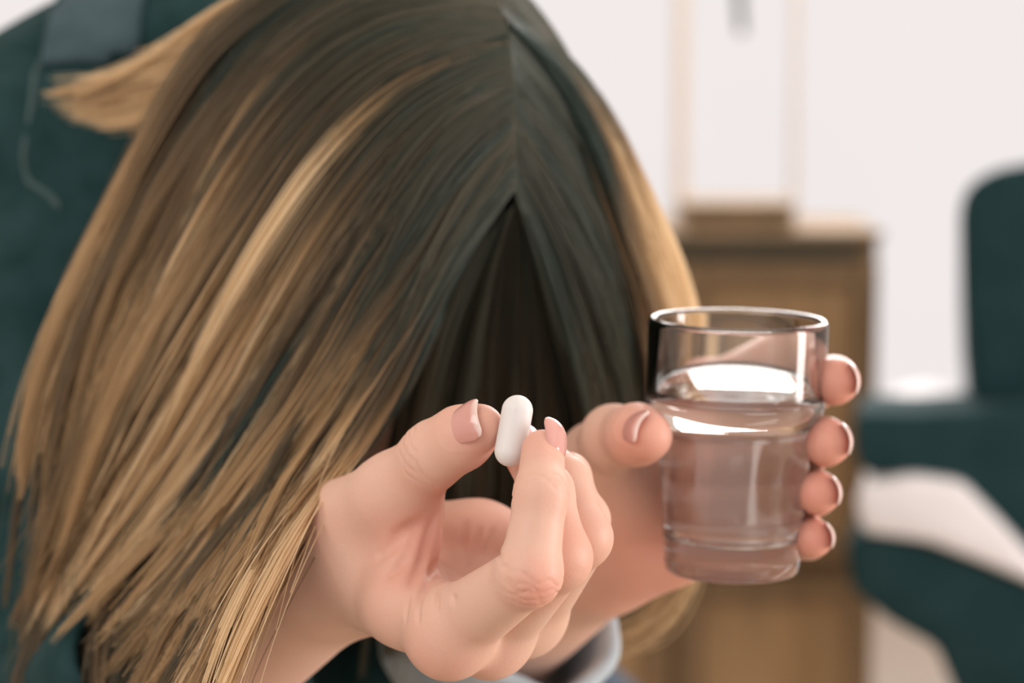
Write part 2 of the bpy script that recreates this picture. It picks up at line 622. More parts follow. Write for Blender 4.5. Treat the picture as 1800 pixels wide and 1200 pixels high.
DC = 2.05
fl = P(1750, 1100, 2.3)
chair = tag(empty('armchair', (fl[0], 2.3, 0)), 'dark teal upholstered armchair standing by the bright window', 'armchair')
poly_slab('backrest', [(1686, 362), (1702, 320), (1752, 292), (1900, 268), (1985, 300), (2010, 520), (2010, 1060), (1724, 1040), (1708, 700), (1690, 500)], DC + 0.05, DC + 0.62, M['velvet'], chair, 0.025, 4, 0.24)
poly_slab('armrest', [(1497, 742), (1512, 724), (1600, 728), (1720, 722), (1800, 706), (1900, 716), (1900, 1020), (1810, 1000), (1760, 940), (1690, 862), (1620, 838), (1525, 836), (1502, 806)], DC, DC + 0.11, M['velvet'], chair, 0.014)
poly_slab('armrest', [(1497, 742), (1512, 724), (1600, 728), (1720, 722), (1800, 706), (1900, 716), (1900, 1020), (1810, 1000), (1760, 940), (1690, 862), (1620, 838), (1525, 836), (1502, 806)], DC + 0.56, DC + 0.67, M['velvet'], chair, 0.014)
poly_slab('seat', [(1484, 960), (1510, 938), (1620, 952), (1720, 990), (1830, 1030), (1960, 1060), (1960, 1330), (1720, 1330), (1690, 1250), (1645, 1140), (1565, 1096), (1496, 1040)], DC - 0.01, DC + 0.66, M['velvet'], chair, 0.02)
poly_slab('seat_glare', [(1502, 880), (1530, 852), (1600, 838), (1690, 850), (1760, 922), (1830, 1000), (1830, 1034), (1740, 996), (1630, 954), (1515, 938)], DC - 0.02, DC + 0.55, M['glare_fabric'], chair, 0.010)['label'] = 'added pale pad standing in for window sheen on the seat'  # added pad; its pale colour stands in for bright light on the seat
zs = float(P(1700, 1300, DC)[2])
for lx, ly in ((1740, DC + 0.04), (1740, DC + 0.58), (1930, DC + 0.04), (1930, DC + 0.58)):
    q = P(lx, 600, DC) + CHN * (ly - DC)
    x, ly = float(q[0]), float(q[1])
    tube('leg', [(x, ly, zs), (x + 0.01, ly, 0.0)], [0.022, 0.013], M['wood_dark'], chair, 12)

# ------------------------------------------------------------------ the right hand (with the pill)
mm = 0.001
R_idx, r_idx = stack_pts([(795, 1105, .649, 10.4), (930, 1008, .6195, 7.9), (951, 869, .623, 6.6), (954, 792, .6335, 5.6)])
R_mid, r_mid = stack_pts([(868, 1108, .665, 10.2), (983, 980, .633, 7.9), (962, 862, .640, 6.5), (918, 792, .6585, 5.7)])
R_rng, r_rng = stack_pts([(930, 1075, .683, 9.8), (1024, 945, .647, 7.3), (995, 845, .660, 6.2), (958, 800, .678, 5.4)])
R_pky, r_pky = stack_pts([(948, 1012, .706, 8.6), (1027, 913, .672, 6.4), (1000, 835, .682, 5.6), (965, 808, .695, 4.9)])
R_thb, r_thb = stack_pts([(590, 958, .702, 16.0), (692, 873, .672, 10.6), (764, 797, .656, 8.5), (812, 769, .650, 8.1), (844, 752, .6455, 6.4)])
R_wr = [P(612, 1018, .690), P(618, 1012, .702), P(622, 1004, .714), P(628, 992, .725)]
R_mc = [R_idx[0], R_mid[0], R_rng[0], R_pky[0]]
R_mr = [10.2, 10.2, 9.8, 9.0]
RW = P(556, 1002, .703)
REL = P(556, 1002, .703) + RIGHT * -0.118 + UP * -0.098 + FWD * 0.19


def bump_lines(p, c, ax, side, offs, depth, width, ext):
    depth = depth * 1.05
    """transverse creases near joint c, axis ax, on the half facing 'side'"""
    q = p - c
    s = q @ ax
    rad = q - s[:, None] * ax
    rl = np.linalg.norm(rad, axis=1) + 1e-9
    fac = np.clip((rad @ side) / rl * 1.3 + 0.0, 0, 1)
    near = np.exp(-(s / ext) ** 4) * (rl < 0.016)
    o = 0
    lat = q @ np.cross(ax, side)
    for i, of in enumerate(offs):
        ss = s - of - 0.0007 * np.sin(lat * 900 + i * 1.7) - (lat ** 2) * (-14 if of > 0 else 14)
        o = o + np.exp(-(ss / width) ** 2)
    return depth * o * fac * near


def unit(v):
    return v / np.linalg.norm(v)


def ortho(v, ax):
    v = v - (v @ ax) * ax
    return unit(v)


# nail frames: (tip base point, tip point, dorsal direction, half width, length, overhang)
def nail_groove(p, c, ax, n, hw, L):
    q = p - c
    s = np.cross(ax, n)
    u = q @ ax
    v = q @ s
    h = q @ n
    d = np.maximum(np.abs(v) - hw, np.abs(u) - L / 2)
    d = np.sqrt(np.maximum(np.abs(v) / hw, 0) ** 4 + np.maximum(-u / (L / 2), 0) ** 3) - 1
    ridge = np.exp(-((d - 0.12) / 0.09) ** 2) * (h > 0.001) * (np.abs(u) < L * 0.75) * np.clip(0.9 - u / (L * .6), 0, 1)
    return ridge


R_idx_d = ortho(camdir(0.66, 0.05, -0.72), unit(R_idx[3] - R_idx[2]))
R_thb_d = ortho(camdir(-0.18, 0.45, -0.88), unit(R_thb[4] - R_thb[2]))
R_mid_d = ortho(camdir(0.55, 0.75, -0.1), unit(R_mid[3] - R_mid[2]))
RNAILS = [
    (R_idx[3] + unit(R_idx[3] - R_idx[2]) * 0.0012, unit(R_idx[3] - R_idx[2]), R_idx_d, 4.7, 12.5, 5.8, 1.2),
    (R_thb[4] - unit(R_thb[4] - R_thb[2]) * 0.0010, unit(R_thb[4] - R_thb[2]), R_thb_d, 6.3, 13.0, 7.2, 1.3),
    (R_mid[3] + unit(R_mid[3] - R_mid[2]) * 0.0005, unit(R_mid[3] - R_mid[2]), R_mid_d, 4.6, 11.0, 5.5, 1.0),
]
RA1 = unit(R_idx[2] - R_idx[1])
RA0 = unit(R_idx[1] - R_idx[0])
RDB = ortho(camdir(0.35, -0.45, -0.8), unit(RA1 + RA0))


FOLDS = []


def right_hand(p):
    palm = None
    for wp, mp, r in zip(R_wr, R_mc, R_mr):
        c = cone(p, wp, mp, 0.0112, r * mm)
        palm = c if palm is None else smin(palm, c, 0.006)
    # wrist and forearm
    fa = cone(p, RW, RW + (REL - RW) * 0.35, 0.0195, 0.0245)
    fa = smin(fa, cone(p, RW + (REL - RW) * 0.35, RW + (REL - RW) * 0.75, 0.0245, 0.034), 0.01)
    fa = smin(fa, cone(p, P(585, 985, .712), RW + (REL - RW) * 0.2 + FWD * 0.006, 0.0175, 0.020), 0.012)
    palm = smin(palm, fa, 0.014)
    # heel of the palm on the little-finger side, seen through the ring of thumb and finger
    hyp = cone(p, P(700, 968, .735), P(838, 975, .711), 0.0150, 0.0150)
    hyp = smin(hyp, cone(p, P(838, 975, .711), P(930, 1000, .700), 0.0140, 0.0115), 0.006)
    palm = smin(palm, hyp, 0.006)
    # ball of the thumb
    th0 = cone(p, R_thb[0], R_thb[1], r_thb[0], r_thb[1])
    th0 = smin(th0, cone(p, P(640, 950, .686), P(705, 905, .676), 0.0145, 0.0095), 0.008)
    palm = smin(palm, th0, 0.012)
    # web between thumb and index
    web = cone(p, P(718, 890, .676), P(722, 955, .670), 0.0062, 0.0056)
    web = smin(web, cone(p, P(722, 955, .670), P(698, 1062, .662), 0.0056, 0.0085), 0.006)
    palm = smin(palm, web, 0.006)
    d = None
    for pts, rad, kk in ((R_idx, r_idx, 0.007), (R_mid, r_mid, 0.006), (R_rng, r_rng, 0.006), (R_pky, r_pky, 0.006)):
        f = chain(p, pts, rad, 0.0035)
        # soft pad of the last joint
        f = smin(f, np.linalg.norm(p - pts[1], axis=1) - rad[1] * 1.02, 0.002)
        f = smin(f, palm, kk)
        d = f if d is None else smin(d, f, 0.0012)
    th = chain(p, R_thb[1:], r_thb[1:], 0.004)
    th = smin(th, palm, 0.008)
    d = smin(d, th, 0.0012)
    # knuckle bones
    for kc, kr in ((P(785, 1128, .647), 8.6), (P(856, 1132, .662), 8.0), (P(915, 1100, .682), 7.6)):
        d = smin(d, np.linalg.norm(p - kc, axis=1) - kr * mm, 0.008)
    # creases and folds
    d = d + bump_lines(p, R_idx[2], unit(R_idx[3] - R_idx[2]), ortho(-R_idx_d, unit(R_idx[3] - R_idx[2])), (-0.001, 0.0012), 0.00045, 0.0006, 0.006)
    d = d + bump_lines(p, R_idx[2], unit(R_idx[3] - R_idx[2]), R_idx_d, (-0.0022, -0.0006, 0.001), 0.00022, 0.0004, 0.006)
    d = d + bump_lines(p, R_idx[1], unit(RA1 + RA0), RDB, (-0.0048, -0.003, -0.0012, 0.0008, 0.003), 0.00022, 0.00042, 0.009)
    ta = unit(R_thb[3] - R_thb[2])
    d = d + bump_lines(p, R_thb[2] - ta * 0.001, ta, ortho(R_thb_d, ta), (-0.004, -0.0022, 0.0, 0.002), 0.00028, 0.00045, 0.008)
    d = d + bump_lines(p, R_idx[1], unit(RA1 + RA0), ortho(-RDB, unit(RA1 + RA0)), (0.0,), 0.0009, 0.0008, 0.006)
    for (a, b, wd, dp) in FOLDS:
        ab = b - a
        t = np.clip(((p - a) @ ab) / (ab @ ab), 0, 1)
        dist = np.linalg.norm(p - (a + t[:, None] * ab), axis=1)
        d = d + dp * np.exp(-(dist / wd) ** 2) * np.clip(np.sin(t * math.pi) + 0.35, 0, 1)
    for (c, ax, n, hw, L, Rr, ov) in RNAILS:
        d = d - 0.00008 * nail_groove(p, c, ax, n, hw * mm, L * mm)
    return d


def at_surf(px, py, d):
    return P(px, py, d)


def trace(f, px, py, d=0.56):
    dr = P(px, py, 1.0) - CAM
    k = np.linalg.norm(dr)
    for _ in range(60):
        v = f(np.array([CAM + dr * d]))[0]
        d += v / k * 0.8
        if abs(v) < 1e-5 or d > 1:
            break
    return CAM + dr * d


FOLDS = []
FOLDS = [(trace(right_hand, a[0], a[1]), trace(right_hand, b[0], b[1]), wd * mm * 0.9, dp * mm * 1.4) for a, b, wd, dp in [
    ((768, 905), (742, 985), 1.5, 1.0), ((742, 985), (722, 1030), 1.4, 1.0),
    ((737, 917), (690, 950), 2.4, 0.9), ((705, 950), (660, 985), 2.2, 0.7), ((712, 985), (680, 1015), 1.6, 0.6), ((728, 940), (700, 1000), 1.5, 0.6),
    ((774, 985), (758, 1018), 1.6, 1.6), ((758, 1018), (736, 1056), 1.5, 2.0),
    ((811, 1014), (800, 1054), 1.1, 1.0), ((777, 1028), (768, 1070), 1.1, 0.75),
    ((718, 1050), (713, 1094), 0.9, 0.55), ((738, 1056), (736, 1094), 0.9, 0.5),
    ((876, 970), (888, 996), 0.9, 0.8),
    ((842, 930), (818, 992), 1.2, 0.9), ((817, 915), (812, 965), 1.2, 0.6), ((865, 925), (850, 975), 1.1, 0.6),
    ((905, 1045), (935, 1032), 0.5, 0.25), ((893, 1020), (908, 1062), 0.55, 0.22),
]]


def flush_at(V, centers):
    o = np.zeros(len(V))
    for c, r, a in centers:
        o = np.maximum(o, a * np.exp(-(((V - c) ** 2).sum(1)) / r ** 2))
    return o


# ------------------------------------------------------------------ the left hand (round the glass)
L_idx, l_idx = stack_pts([(1218, 742, .780, 10.0), (1425, 672, .766, 8.3), (1466, 668, .744, 6.8), (1468, 670, .724, 7.0)])
L_mid, l_mid = stack_pts([(1222, 815, .782, 10.0), (1405, 777, .762, 8.3), (1448, 776, .744, 6.9), (1453, 777, .723, 7.2)])
L_rng, l_rng = stack_pts([(1212, 885, .782, 9.6), (1392, 866, .761, 7.8), (1432, 866, .744, 6.4), (1438, 867, .725, 6.5)])
L_pky, l_pky = stack_pts([(1200, 960, .778, 9.0), (1380, 947, .760, 7.0), (1420, 945, .746, 6.0), (1428, 946, .730, 6.0)])
L_thb, l_thb = stack_pts([(1092, 930, .776, 15.5), (1050, 810, .752, 10.6), (1078, 768, .731, 8.9), (1120, 764, .7165, 8.4), (1138, 766, .7095, 7.3)])
L_wr = [P(1062, 905, .789), P(1055, 940, .795), P(1052, 975, .797), P(1056, 985, .793)]
L_mc = [L_idx[0], L_mid[0], L_rng[0], L_pky[0]]
LW = P(1040, 958, .797)
LEL = LW + RIGHT * -0.098 + UP * -0.098 + FWD * 0.195
LNAILS = []
for pts, hw in ((L_idx, 5.2), (L_mid, 5.2), (L_rng, 4.7), (L_pky, 4.1)):
    ax = unit(pts[3] - pts[2])
    LNAILS.append((pts[3] + ax * 0.0018, ax, ortho(camdir(1, 0.22, -0.25), ax), hw, 11.5, 6.6 * hw / 5.2, 1.6))
ax = unit(L_thb[4] - L_thb[2])
LNAILS.append((L_thb[4] + ax * 0.0016, ax, ortho(camdir(-0.85, 0.5, -0.3), ax), 5.6, 11.5, 7.1, 1.2))


def left_hand(p):
    palm = None
    for wp, mp, r in zip(L_wr, L_mc, (10, 10, 9.6, 9)):
        c = cone(p, wp, mp, 0.0118, r * mm)
        palm = c if palm is None else smin(palm, c, 0.008)
    palm = smin(palm, cone(p, P(1085, 965, .787), P(1165, 966, .781), 0.0120, 0.0100), 0.010)
    fa = cone(p, LW, LW + (LEL - LW) * 0.5, 0.0215, 0.0285)
    fa = smin(fa, cone(p, LW + (LEL - LW) * 0.5, LW + (LEL - LW) * 0.8, 0.0285, 0.034), 0.01)
    palm = smin(palm, fa, 0.014)
    th0 = cone(p, L_thb[0], L_thb[1], l_thb[0], l_thb[1])
    th0 = smin(th0, cone(p, P(1130, 905, .775), P(1095, 830, .760), 0.013, 0.010), 0.01)
    palm = smin(palm, th0, 0.012)
    d = None
    for pts, rad in ((L_idx, l_idx), (L_mid, l_mid), (L_rng, l_rng), (L_pky, l_pky)):
        f = smin(chain(p, pts, rad, 0.004), palm, 0.006)
        d = f if d is None else smin(d, f, 0.0012)
    th = smin(chain(p, L_thb[1:], l_thb[1:], 0.005), palm, 0.008)
    d = smin(d, th, 0.002)
    for (c, ax, n, hw, L, Rr, ov) in LNAILS:
        d = d - 0.0003 * nail_groove(p, c, ax, n, hw * mm, L * mm)
    return d


def clipped(f, c, n, k=0.002):
    """keep the side of the plane that n points away from"""
    return lambda p: np.maximum(f(p), (p - c) @ n)


def bbox(pts, pad):
    pts = np.array(pts)
    return pts.min(0) - pad, pts.max(0) + pad


# ------------------------------------------------------------------ body
HC = P(712, 330, .888)                       # head centre
FACE = camdir(0.10, -0.97, -0.15)            # where the face points: down
CROWN = ortho(camdir(0.02, 0.1, -1.0), FACE)
EARX = np.cross(FACE, CROWN)
HAX = np.stack([EARX, FACE, CROWN])
RSH = P(150, 256, 1.03)
LSH = P(840, 380, 1.03)
NECK = (RSH * 0.42 + LSH * 0.58) + np.array([0, 0.0, 0.03])
HIPR = np.array([-0.26, 1.44, 0.56])
HIPL = np.array([-0.01, 1.44, 0.56])
CHEST = (RSH + LSH) / 2 + np.array([0, 0.10, -0.05])
KNR, KNL = np.array([-0.36, 0.98, 0.50]), np.array([-0.02, 1.0, 0.49])
ANR, ANL = np.array([-0.36, 1.05, 0.09]), np.array([-0.02, 1.05, 0.09])


def body_core(p):
    d = ellipsoid(p, HC, HAX, np.array([0.066, 0.088, 0.104]))
    jaw = ellipsoid(p, HC + FACE * 0.045 - CROWN * 0.055, HAX, np.array([0.055, 0.055, 0.070]))
    d = smin(d, jaw, 0.03)
    nose = cone(p, HC + FACE * 0.088 - CROWN * 0.005, HC + FACE * 0.108 - CROWN * 0.045, 0.007, 0.011)
    d = smin(d, nose, 0.01)
    for s in (-1, 1):
        eye = np.linalg.norm(p - (HC + FACE * 0.083 - CROWN * 0.008 + EARX * 0.031 * s), axis=1) - 0.013
        d = smax(d, -eye, 0.008)
        ball = np.linalg.norm(p - (HC + FACE * 0.074 - CROWN * 0.008 + EARX * 0.031 * s), axis=1) - 0.0125
        d = smin(d, ball, 0.002)
        ear = ellipsoid(p, HC + EARX * 0.068 * s - CROWN * 0.02 - FACE * 0.005, HAX, np.array([0.008, 0.018, 0.030]))
        d = smin(d, ear, 0.006)
    lips = cone(p, HC + FACE * 0.094 - CROWN * 0.068 - EARX * 0.018, HC + FACE * 0.094 - CROWN * 0.068 + EARX * 0.018, 0.006, 0.006)
    d = smin(d, lips, 0.006)
    d = smin(d, cone(p, HC - CROWN * 0.06 - FACE * 0.02, NECK, 0.052, 0.058), 0.03)
    d = smin(d, trunk(p), 0.03)
    d = smin(d, arms(p, 0), 0.03)
    for s, a, b, c in ((1, HIPR, KNR, ANR), (1, HIPL, KNL, ANL)):
        leg = smin(cone(p, a, b, 0.082, 0.055), cone(p, b, c, 0.053, 0.036), 0.03)
        foot = cone(p, c + np.array([0, 0.02, -0.045]), c + np.array([0, -0.15, -0.055]), 0.040, 0.032)
        d = smin(d, smin(leg, foot, 0.03), 0.04)
    return d


def trunk(p):
    d = cone(p, RSH + np.array([0.03, 0.02, -0.02]), LSH + np.array([-0.03, 0.02, -0.02]), 0.062, 0.062)
    d = smin(d, cone(p, CHEST, (HIPR + HIPL) / 2, 0.125, 0.125), 0.08)
    d = smin(d, cone(p, HIPR, HIPL, 0.10, 0.10), 0.06)
    return d


def arms(p, g):
    """upper arms and forearms; g = extra thickness"""
    d = smin(cone(p, RSH, REL, 0.050 + g, 0.041 + g), cone(p, REL, RW + (REL - RW) * 0.42, 0.038 + g, 0.024 + g), 0.02)
    e = smin(cone(p, LSH, LEL, 0.048 + g, 0.040 + g), cone(p, LEL, LW + (LEL - LW) * 0.36, 0.035 + g, 0.0155 + g), 0.02)
    return np.minimum(d, e)


person = empty('person', (float((HIPR + HIPL)[0] / 2), 1.2, 0.0))
tag(person, 'person with long blonde-tipped hair bent forward, holding out a white pill and a glass', 'person')

parts_v, parts_f, parts_u = [], [], []


def add_part(V, F, u):
    off = sum(len(v) for v in parts_v)
    parts_v.append(V)
    parts_f.append(F + off)
    parts_u.append(u)


def fine(f, lo, hi, h, sub):
    return sdf_mesh(f, lo, hi, h, sub)


rn = unit(REL - RW)
rc = RW + (REL - RW) * 0.62
lo, hi = bbox(np.concatenate([R_idx, R_mid, R_rng, R_pky, R_thb, np.array([RW, rc])]), 0.036)
V, F = fine(clipped(right_hand, rc, rn), lo, hi, 0.0012, 1)
fl_ = flush_at(V, [(R_idx[3], .011, .55), (R_thb[4], .013, .55), (R_mid[3], .012, .9), (R_idx[1] + RDB * .008, .008, .75),
                   (P(780, 1150, .644), .013, .45), (P(850, 1150, .66), .011, .4), (R_mid[1], .013, .6), (R_rng[1], .012, .45), (R_thb[2], .010, .28),
                   (P(735, 950, .668), .016, .7), (P(720, 1020, .66), .012, .6), (P(850, 940, .70), .03, .45), (P(770, 860, .66), .014, .4), (R_idx[2], .009, .3)])
add_part(V, F, fl_)
ln = unit(LEL - LW)
lc = LW + (LEL - LW) * 0.62
lo, hi = bbox(np.concatenate([L_idx, L_mid, L_rng, L_pky, L_thb, np.array([LW, lc])]), 0.036)
V, F = fine(clipped(left_hand, lc, ln), lo, hi, 0.0014, 1)
fl_ = flush_at(V, [(L_idx[3], .016, 1.), (L_mid[3], .016, 1.), (L_rng[3], .015, 1.), (L_pky[3], .015, 1.), (L_thb[4], .014, .8),
                   (P(1150, 950, .77), .035, .8), (P(1250, 850, .775), .04, .65), (P(1100, 900, .765), .02, .35)])
add_part(V, F, fl_)
# the rest of the body, coarse; its forearms run up inside the fine ones


lo, hi = bbox(np.array([HC + FACE * .1, HC - FACE * .1, HC + CROWN * .1, RSH, LSH, REL, LEL, HIPR, HIPL, KNR, KNL, ANR + np.array([0, -.2, -.1]), ANL + np.array([0, -.2, -.1])]), 0.14)
lo[2] = 0.0005
V, F = sdf_mesh(body_core, lo, hi, 0.009, 0, 1e-3)
add_part(V, F, np.zeros(len(V)) + 0.2)
SC0 = sum(len(v) for v in parts_v[:2])
qh = V - HC
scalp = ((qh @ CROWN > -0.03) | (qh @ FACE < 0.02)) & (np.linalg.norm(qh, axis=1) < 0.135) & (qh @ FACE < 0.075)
V = np.concatenate(parts_v)
F = np.concatenate(parts_f)
U = np.concatenate(parts_u)
body = mesh_obj('body', V, F, M['skin'], person)
a = body.data.attributes.new('flush', 'FLOAT', 'POINT')
a.data.foreach_set('value', U.astype(np.float32))
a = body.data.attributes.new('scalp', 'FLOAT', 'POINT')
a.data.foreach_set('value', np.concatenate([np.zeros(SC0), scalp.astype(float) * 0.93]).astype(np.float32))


# nails
def make_nail(c, ax, n, hw, L, Rr, ov, f, parent):
    hw, L, Rr, ov = hw * mm, L * mm, Rr * mm, ov * mm
    s = np.cross(ax, n)
    nu, nv = 15, 13
    pts, fe = [], []
    base = c
    # find the skin height under the nail centre
    ts = np.linspace(0.002, 0.012, 200)
    dd = f(base + ts[:, None] * n)
    k = np.where(dd > 0)[0]
    h0 = ts[k[0]] if len(k) else Rr
    for i in range(nu):
        u = i / (nu - 1)
        for j in range(nv):
            v = -1 + 2 * j / (nv - 1)
            # rounded at the cuticle, slightly squared at the free edge
            x0 = -L * 0.56 + L * 0.26 * v * v + 0.22 * L * v ** 4
            x1 = L * 0.5 - L * 0.02 * v * v - L * 0.07 * v ** 8
            x = x0 + (x1 - x0) * u
            wv = hw * (0.80 + 0.26 * math.sin(min(1, u * 1.3) * math.pi / 2) - 0.13 * max(0, (u - 0.6) / 0.4) ** 2)
            ang = v * wv / Rr
            q = base + ax * (x + 0) + s * (Rr * math.sin(ang)) + n * (h0 - Rr + Rr * math.cos(ang) + 0.00025 - 0.9 * max(0, abs(x) - 0.002) ** 2 / 0.014 - (0.0006 * (1 - u) ** 4))
            pts.append(q)
            fe.append(min(1, max(0, (u - 0.90 + 0.04 * v * v) / 0.05)))
    fs = []
    for i in range(nu - 1):
        for j in range(nv - 1):
            fs.append((i * nv + j, (i + 1) * nv + j, (i + 1) * nv + j + 1, i * nv + j + 1))
    o = mesh_obj('fingernail', pts, fs, M['nail'], parent)
    at_ = o.data.attributes.new('free_edge', 'FLOAT', 'POINT')
    at_.data.foreach_set('value', fe)
    md = o.modifiers.new('thickness', 'SOLIDIFY')
    md.thickness = 0.0006
    md.offset = -1
    md2 = o.modifiers.new('smooth', 'SUBSURF')
    md2.levels = md2.render_levels = 1
    return o


for nl in RNAILS:
    make_nail(*nl, right_hand, person)
for nl in LNAILS:
    make_nail(*nl, left_hand, person)


# jacket
def fold_noise(p):
    return (0.0035 * np.sin(p[:, 0] * 38 + p[:, 2] * 61 + 2.0 * np.sin(p[:, 2] * 23 + p[:, 1] * 9))
            + 0.0025 * np.sin(p[:, 2] * 95 - p[:, 0] * 70 + 1.5 * np.sin(p[:, 0] * 30)))


def jacket_f(p):
    d = smin(trunk(p) - 0.016, arms(p, 0.012), 0.035)
    d = smin(d, cone(p, NECK + (HC - NECK) * 0.0, NECK + (HC - NECK) * 0.25, 0.075, 0.068), 0.02)
    d = d + fold_noise(p)
    # sleeves end at the cuffs; hem at the hips
    sr, sl = (p - (RW + (REL - RW) * 0.46)) @ -rn, (p - (LW + (LEL - LW) * 0.33)) @ -ln
    near_r = np.linalg.norm(p - RW, axis=1) < 0.175
    near_l = np.linalg.norm(p - LW, axis=1) < 0.155
    d = np.where(near_r, np.maximum(d, sr), d)
    d = np.where(near_l, np.maximum(d, sl), d)
    d = np.maximum(d, 0.56 - p[:, 2])
    return d


lo, hi = bbox(np.array([RSH, LSH, REL, LEL, HIPR, HIPL, NECK, CHEST, LW, RW]), 0.15)
V, F = sdf_mesh(jacket_f, lo, hi, 0.006, 0, 1e-3)
jk = mesh_obj('jacket', V, F, M['denim'], person)


def jeans_f(p):
    d = None
    for a, b, c in ((HIPR, KNR, ANR), (HIPL, KNL, ANL)):
        leg = smin(cone(p, a, b, 0.092, 0.066), cone(p, b, c, 0.064, 0.05), 0.03)
        d = leg if d is None else smin(d, leg, 0.03)
    d = smin(d, cone(p, HIPR, HIPL, 0.118, 0.118), 0.05) + 0.4 * fold_noise(p)
    return np.maximum(d, 0.07 - p[:, 2])


lo, hi = bbox(np.array([HIPR, HIPL, KNR, KNL, ANR, ANL]), 0.16)
V, F = sdf_mesh(jeans_f, lo, hi, 0.010, 0, 1e-3)
mesh_obj('jeans', V, F, M['jeans'], person)


def cuff(c, ax, r, L, mat):
    q = Vector(ax).to_track_quat('Z', 'Y')
    prof = [(r - 0.003, -L / 2), (r, -L / 2 - 0.003), (r + 0.003, -L / 2), (r + 0.0035, 0), (r + 0.003, L / 2), (r, L / 2 + 0.003), (r - 0.003, L / 2)]
    o = lathe('sleeve_cuff', prof, mat, None, 48, True)
    for v in o.data.vertices:
        wob = 1 + 0.05 * math.sin(3 * math.atan2(v.co.y, v.co.x) + 1) + 0.03 * math.sin(7 * math.atan2(v.co.y, v.co.x))
        co = Vector((v.co.x * wob, v.co.y * wob, v.co.z))
        v.co = q @ co + Vector(c)
    o.parent = person
    o.matrix_parent_inverse = Matrix.Translation(-person.location)
    return o


cl_ = cuff(LW + (LEL - LW) * 0.30 - UP * 0.006, ln, 0.031, 0.055, M['cuff'])
cl_['label'] = 'pale blue turned-back denim cuff with light painted into its colour'
cuff(RW + (REL - RW) * 0.46, rn, 0.040, 0.045, M['denim'])


# seams that run over the shoulder: laid on the jacket surface
def on_surface(f, q):
    q = np.array([q])
    return project(f, q, 12, 1e-3, 0.02)[0]


def seam(pix, d):
    pts = []
    for i in range(len(pix) - 1):
        for k in range(4):
            t = k / 8
            pts.append(on_surface(jacket_f, P(pix[i][0] * (1 - t) + pix[i + 1][0] * t, pix[i][1] * (1 - t) + pix[i + 1][1] * t, d)))
    return tube('seam', pts, 0.0013, M['seam'], person, 6)


seam([(72, -20), (64, 50), (62, 120), (66, 190), (74, 270), (86, 350), (102, 420), (122, 500)], 0.97)
# yoke panel, light on the shoulder painted in as lighter denim, ending in a straight edge at the collar
jm = jk.data
jv = np.empty(len(jm.vertices) * 3)
jm.vertices.foreach_get('co', jv)
jv = jv.reshape(-1, 3)
yo = np.array([f_.vertices[:] for f_ in jm.polygons])
fc_ = jv[yo].mean(1)
x0_, x1_ = P(74, 0, .97)[0], P(247, 0, .97)[0]
z1_ = P(100, 125, .97)[2]
sel = (fc_[:, 0] > x0_) & (fc_[:, 0] < x1_) & (fc_[:, 2] > z1_ + (fc_[:, 0] - x0_) * 0.15) & (fc_[:, 1] < RSH[1] + 0.05)
uv_, ix_ = np.unique(yo[sel], return_inverse=True)
yv = jv[uv_].copy()
yv[:, 0] = np.clip(yv[:, 0], x0_, x1_)
yk = mesh_obj('lit_shoulder_yoke', yv, ix_.reshape(-1, 4), M['yoke'], person)
yk['label'] = 'shoulder yoke with light on it painted in as blue-grey'
md = yk.modifiers.new('thickness', 'SOLIDIFY')
md.thickness = 0.003
md.offset = 1

# ------------------------------------------------------------------ hair
def catmull(P0, P1, P2, P3, t):
    return 0.5 * ((2 * P1) + (-P0 + P2) * t + (2 * P0 - 5 * P1 + 4 * P2 - P3) * t ** 2 + (-P0 + 3 * P1 - 3 * P2 + P3) * t ** 3)


def interp(K, x):
    """K [n,...], x in 0..1 -> catmull-rom along the first axis (per sample x)"""
    n = len(K)
    f = np.clip(x, 0, 1) * (n - 1)
    i = np.minimum(f.astype(int), n - 2)
    t = (f - i).reshape((-1,) + (1,) * (K.ndim - 1))
    g = lambda j: K[np.clip(j, 0, n - 1)]
    return catmull(g(i - 1), g(i), g(i + 1), g(i + 2), t)


def resample(pl, n=12):
    pl = np.asarray(pl, float)
    W = Pa(pl)
    L = np.concatenate([[0], np.cumsum(np.linalg.norm(np.diff(W, axis=0), axis=1))])
    t = L / L[-1]
    tt = np.linspace(0, 1, n)
    return np.stack([np.interp(tt, t, pl[:, k]) for k in range(3)], -1)


def smooth_poly(K):
    K = K.copy()
    for _ in range(2):
        K[1:-1] = 0.25 * K[:-2] + 0.5 * K[1:-1] + 0.25 * K[2:]
    return K


def sheet(keys):
    return np.stack([smooth_poly(resample(k, 14)) for k in keys])


LEFT = sheet([
    [(800, -110, .86), (650, -120, .83), (520, -70, .82), (410, 40, .815), (310, 190, .81), (225, 350, .81), (150, 540, .80), (105, 720, .80), (98, 880, .80), (88, 990, .80), (76, 1070, .80)],
    [(880, 15, .805), (760, 5, .79), (620, 55, .78), (500, 180, .775), (400, 340, .77), (300, 520, .77), (220, 700, .77), (160, 860, .775), (115, 980, .78), (82, 1060, .785), (66, 1100, .79)],
    [(900, 110, .786), (800, 130, .772), (680, 225, .762), (570, 390, .757), (470, 560, .755), (370, 720, .76), (280, 860, .76), (200, 970, .765), (140, 1050, .77), (104, 1095, .775), (84, 1122, .78)],
    [(906, 220, .78), (840, 265, .77), (750, 380, .757), (650, 540, .748), (560, 690, .742), (455, 850, .73), (370, 980, .72), (305, 1070, .718), (252, 1130, .722), (215, 1168, .726), (188, 1195, .73)],
    [(908, 330, .778), (855, 390, .772), (775, 500, .758), (705, 630, .742), (635, 760, .73), (555, 860, .69), (495, 960, .655), (445, 1060, .64), (408, 1150, .64), (378, 1240, .64), (350, 1330, .642)],
])
